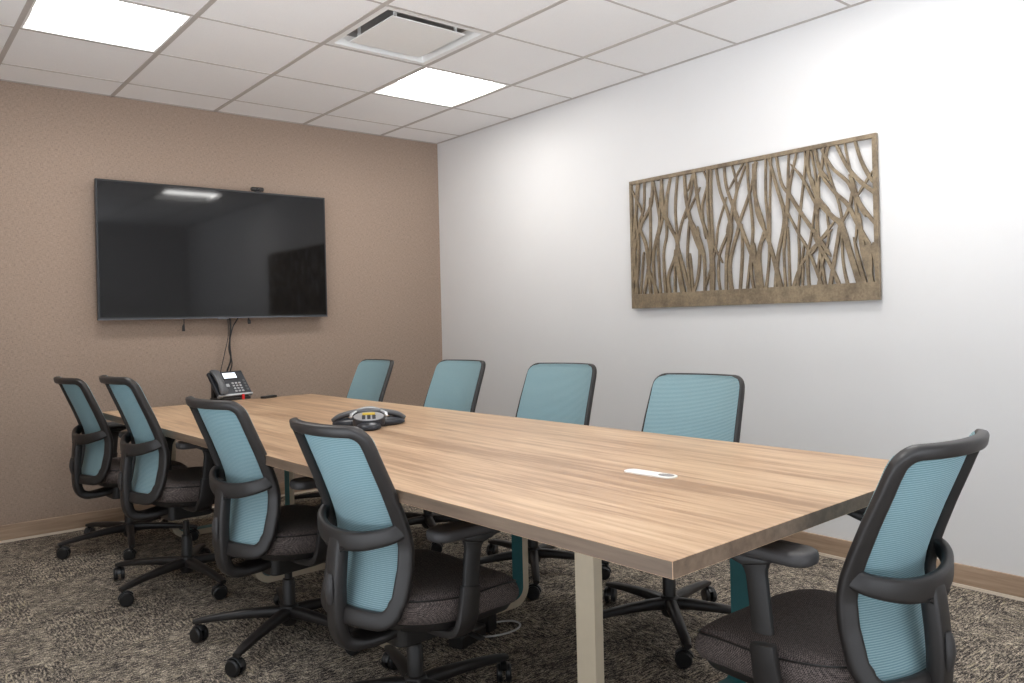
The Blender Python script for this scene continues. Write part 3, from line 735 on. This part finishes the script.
def copy_tree(o, parent=None):
    c = o.copy(); COL.objects.link(c); c.parent = parent
    for ch in list(o.children): copy_tree(ch, c)
    return c
proto = make_chair()
CH = [  # x, y, facing degrees, seat height shift, arm shift, base phase, label
 (-2.290, -3.175, 3.1, -0.028, 0.0, 1, 'blue mesh office chair on the left side of the table, nearest the camera'),
 (-2.318, -2.350, 6.2, -0.012, 0.0, 1, 'blue mesh office chair on the left side of the table, second from the camera'),
 (-2.400, -1.425, 3.0, 0.034, 0.0, 61, 'blue mesh office chair on the left side of the table, third from the camera'),
 (-2.430, -0.555, 5.0, -0.004, 0.0, 42, 'blue mesh office chair at the far left end of the table near the brown wall'),
 (-1.767, -4.181, 89.3, -0.033, 0.055, 20, 'blue mesh office chair pushed in at the near end of the table'),
 (-1.230, -3.251, 190.9, 0.0, 0.0, 13, 'blue mesh office chair by the white wall, below the branch wall panel'),
 (-1.179, -2.421, 193.2, 0.019, 0.0, 15, 'blue mesh office chair by the white wall, second from the camera'),
 (-1.180, -1.553, 186.6, 0.014, 0.0, 30, 'blue mesh office chair by the white wall, third from the camera'),
 (-1.210, -0.631, 182.0, -0.003, 0.0, 0, 'blue mesh office chair by the white wall, farthest from the camera'),
]
roots = [proto]+[copy_tree(proto) for _ in CH[1:]]
for o, (x, y, a, dz, da, ph, lab) in zip(roots, CH):
    o.location = (x, y, 0); o.rotation_euler = (0, 0, math.radians(a)); o['label'] = lab
    for c in o.children:
        nm = c.name.split('.')[0]
        if nm == 'star_base': c.rotation_euler = (0, 0, math.radians(ph-a))
        elif nm == 'gas_cylinder': pass
        elif nm in ('arm_post', 'armrest_pad'): c.location.z = dz+da
        else: c.location.z = dz

# ------------------------------------------------------------------ things on the table
# conference phone, three lobed
t = thing('conference_phone', 'grey three-legged conference speakerphone with round keypad on the table', 'conference phone', (-3.5358+(-1.955+3.5358)*_k, -5.1788+(-2.33+5.1788)*_k, TZ), math.radians(1))
n = 96
def lobe(th): return 0.062+(0.105-0.012*math.cos(th-4*PI/3))*max(0, 0.5+0.5*math.cos(3*th))**1.3
b = MB(); vs = []; fs = []
ly = [(0.90, 0.0), (1.0, 0.006), (1.0, 0.014), (0.94, 0.022), (0.80, 0.030), (0.55, 0.036), (0.30, 0.038)]
for (k, z) in ly:
    for i in range(n):
        th = 2*PI*i/n; rr = lobe(th)*k; vs.append((rr*math.cos(th), rr*math.sin(th), z))
for i in range(len(ly)-1):
    for k in range(n): l = (k+1) % n; fs.append((i*n+k, i*n+l, (i+1)*n+l, (i+1)*n+k))
fs.append(tuple(range(n-1, -1, -1))); fs.append(tuple((len(ly)-1)*n+k for k in range(n)))
b.add(vs, fs); b.build('phone_body', M['dark_phone'], t, smooth=0.8)
def arch(rad, wd, tk, dz, nm, mt):
    e1 = Vector((1, 0, 0)); e2 = Vector((math.cos(2*PI/3), math.sin(2*PI/3), 0)); bk = Vector((math.cos(PI/3), math.sin(PI/3), 0))
    P = catmull([e1*rad+Vector((0, 0, 0.012+dz)), e1*rad*0.72+bk*0.012+Vector((0, 0, 0.036+dz)), (e1+e2)*0.028+bk*0.010+Vector((0, 0, 0.055+dz)), e2*rad*0.72+bk*0.012+Vector((0, 0, 0.036+dz)), e2*rad+Vector((0, 0, 0.012+dz))], 8)
    w_ = [wd*(0.55+0.45*math.sin(PI*i/(len(P)-1))) for i in range(len(P))]
    b = MB(); b.sweep(P, (0, 0, 1), w_, tk, n=14, e=2.6); return b.build(nm, mt, t, smooth=0.8)
arch(0.172, 0.074, 0.026, 0.008, 'speaker_arch', M['grey_plastic'])
arch(0.110, 0.034, 0.010, 0.022, 'silver_trim', M['silver'])
kd = Vector((math.cos(4*PI/3), math.sin(4*PI/3), 0)); kx = Vector((-kd.y, kd.x, 0))
def kpt(u_, v_, h_): # u across, v toward the viewer, h out of the sloped pad
    p = kx*u_+kd*(0.058+v_*0.97)+Vector((0, 0, 0.045-v_*0.22+h_)); return (p.x, p.y, p.z)
def disc(rx, ry, h0, h1, nm, mt, par, off=0.0, m=32):
    b = MB(); b.prism([(rx*math.cos(2*PI*k/m), off+ry*math.sin(2*PI*k/m)) for k in range(m)], h0, h1, 0, lambda v: kpt(v[0], v[1], v[2])); return b.build(nm, mt, par, bevel=0.0015)
kp = disc(0.066, 0.058, -0.026, 0.004, 'keypad_housing', M['dark_phone'], t)
disc(0.062, 0.054, 0.004, 0.0065, 'keypad_plate', M['silver'], kp)
for i in range(4):
    for j in range(3):
        b = MB(); cx_, cy_ = (j-1)*0.021, -0.002+i*0.0125; b.prism(rrect(cx_-0.007, cx_+0.007, cy_-0.004, cy_+0.004, 0.002, 3), 0.0065, 0.0085, 0, lambda v: kpt(*v)); b.build('key', M['dark_phone'], kp)
b = MB(); b.prism(rrect(-0.026, 0.026, -0.034, -0.012, 0.002, 3), 0.0065, 0.0095, 0, lambda v: kpt(*v)); b.build('display', M['lcd_yellow'], kp)
for s in (-1, 1):
    b = MB(); b.sweep([kpt(s*0.052, -0.045, 0.012), kpt(s*0.070, -0.020, 0.010), kpt(s*0.074, 0.005, 0.004)], (0, 0, 1), [0.012, 0.018, 0.010], [0.008, 0.010, 0.006], n=10); b.build('chrome_trim', M['silver'], kp, smooth=0.8)

# desk phone on a stand, facing the camera side of the room
t = thing('desk_phone', 'black desk phone with lit display standing at the far end of the table', 'phone', (-3.5358+(-1.895+3.5358)*_k, -5.1788+(-0.635+5.1788)*_k, TZ), math.radians(14))
t.scale = (1.1, 1.1, 1.05)
tilt = math.radians(52); ct, st = math.cos(tilt), math.sin(tilt)
def face(x, v, h): return (x, v*ct - h*st - 0.045, 0.030 + v*st + h*ct)   # x across, v up the slope, h out of the face
def fbox(b, x0, x1, v0, v1, h0, h1):
    b.add([face(x, v, h) for h in (h0, h1) for v in (v0, v1) for x in (x0, x1)], [(0,2,3,1), (4,5,7,6), (0,1,5,4), (2,6,7,3), (0,4,6,2), (1,3,7,5)])
b = MB(); fbox(b, -0.105, 0.105, 0.0, 0.165, -0.022, 0.0); body = b.build('phone_body', M['dark_phone'], t, bevel=0.006)
b = MB(); fbox(b, -0.105, 0.105, -0.006, 0.006, -0.020, 0.003); b.build('silver_edge', M['silver'], t, bevel=0.002)
b = MB(); b.box(-0.085, 0.085, -0.055, 0.07, 0.0, 0.014); b.box(-0.085, 0.085, 0.035, 0.06, 0.012, 0.10); b.box(-0.08, 0.08, -0.045, -0.01, 0.012, 0.03); b.build('stand', M['black_plastic'], t, bevel=0.003)
hs = [face(-0.078, v, h) for v, h in ((0.004, 0.012), (0.02, 0.022), (0.06, 0.026), (0.11, 0.026), (0.145, 0.024), (0.163, 0.012))]
b = MB(); b.sweep(hs, Vector((0, -st, ct)), [0.044, 0.048, 0.040, 0.040, 0.048, 0.044], [0.016, 0.026, 0.020, 0.020, 0.026, 0.016], n=14, e=3); b.build('handset', M['grey_plastic'], t, smooth=0.8)
b = MB(); fbox(b, -0.034, 0.062, 0.104, 0.156, 0.0, 0.003); sc_ = b.build('display_bezel', M['black_plastic'], t, bevel=0.002)
b = MB(); fbox(b, -0.026, 0.052, 0.112, 0.148, 0.003, 0.0038); b.build('display', M['lcd_phone'], sc_)
for i in range(4):
    for j in range(3):
        b = MB(); fbox(b, 0.004+j*0.021, 0.017+j*0.021, 0.018+i*0.018, 0.028+i*0.018, 0.0, 0.0035); b.build('key', M['key'], t, bevel=0.001)
b = MB(); fbox(b, -0.034, -0.014, 0.055, 0.075, 0.0, 0.003); b.build('navigation_key', M['key'], t, bevel=0.001)
for j in range(4):
    b = MB(); fbox(b, 0.078, 0.092, 0.025+j*0.02, 0.037+j*0.02, 0.0, 0.003); b.build('side_key', M['grey_plastic'], t, bevel=0.001)
tag_ = MB(); tag_.box(0.028, 0.042, -0.060, -0.056, 0.0, 0.030); tag_.build('red_tag', M['red'], t)

t = thing('remote_control', 'small black remote control lying on the table right of the desk phone', 'remote control', (-3.5358+(-1.715+3.5358)*_k, -5.1788+(-0.735+5.1788)*_k, TZ), math.radians(25))
b = MB(); b.prism(rrect(-0.055, 0.055, -0.02, 0.02, 0.01), 0, 0.014); b.build('remote_body', M['black_plastic'], t, bevel=0.003)
b = MB()
for i in range(5): b.box(-0.04+i*0.018, -0.03+i*0.018, -0.008, 0.008, 0.014, 0.0155)
b.build('button', M['grey_plastic'], t, bevel=0.0008)

# power block and cable loop on the floor under the table
t = thing('power_adapter', 'black power block with cords on the carpet under the table', 'power adapter', (-1.74, -2.80, 0), 0.3)
b = MB(); b.prism(rrect(-0.025, 0.025, -0.03, 0.03, 0.006), 0, 0.085); b.build('adapter_body', M['black_plastic'], t, bevel=0.004)
b = MB(); b.prism(rrect(-0.20, -0.05, -0.035, 0.03, 0.01), 0, 0.045); b.build('power_strip', M['black_plastic'], t, bevel=0.005)
for q in ([(0, 0, 0.08), (0.02, 0.02, 0.14), (-0.02, 0.03, 0.17), (-0.09, 0.02, 0.12), (-0.11, 0, 0.04)], [(-0.01, 0.01, 0.08), (0.0, 0.03, 0.22), (0.015, 0.03, 0.45), (0.01, 0.03, 0.66)], [(-0.13, 0, 0.04), (-0.08, 0.0, 0.11), (-0.04, 0.03, 0.16), (-0.02, 0.04, 0.10)]):
    b = MB(); b.tube(catmull(q, 8), 0.0035, 8); b.build('cord', M['cable'], t, smooth=1.0)
b = MB(); pts = [(-1.715+0.095*math.cos(2*PI*k/40), -2.835+0.055*math.sin(2*PI*k/40)*(1+0.12*math.cos(2*PI*k/40)), 0.006) for k in range(40)]
b.tube(pts, 0.0035, 8, closed=True); tag(b.build('coiled_cable', M['white_cable'], smooth=1.0), 'white cable coiled in a loop on the carpet under the table', 'cable')

# ------------------------------------------------------------------ added world fill light through the openings, and render look
w = bpy.data.worlds.new('world'); scene.world = w; w.use_nodes = True
nt = w.node_tree; bg = nt.nodes['Background']; bg.inputs['Color'].default_value = (0.92, 0.97, 1.04, 1)
tc = nt.nodes.new('ShaderNodeTexCoord'); sx = nt.nodes.new('ShaderNodeSeparateXYZ'); mr = nt.nodes.new('ShaderNodeMapRange')
nt.links.new(tc.outputs['Generated'], sx.inputs[0]); nt.links.new(sx.outputs['Z'], mr.inputs['Value'])
mr.inputs['From Min'].default_value = -0.25; mr.inputs['From Max'].default_value = 0.12
mr.inputs['To Min'].default_value = 4.8; mr.inputs['To Max'].default_value = 0.9      # lower half brightened to add uplight on the ceiling, dimmer above
nt.links.new(mr.outputs['Result'], bg.inputs['Strength'])
scene.view_settings.view_transform = 'Standard'; scene.view_settings.look = 'None'; scene.view_settings.gamma = 1
scene.view_settings.use_curve_mapping = False; scene.view_settings.exposure = 0.17
scene.cycles.max_bounces = 12; scene.cycles.diffuse_bounces = 8
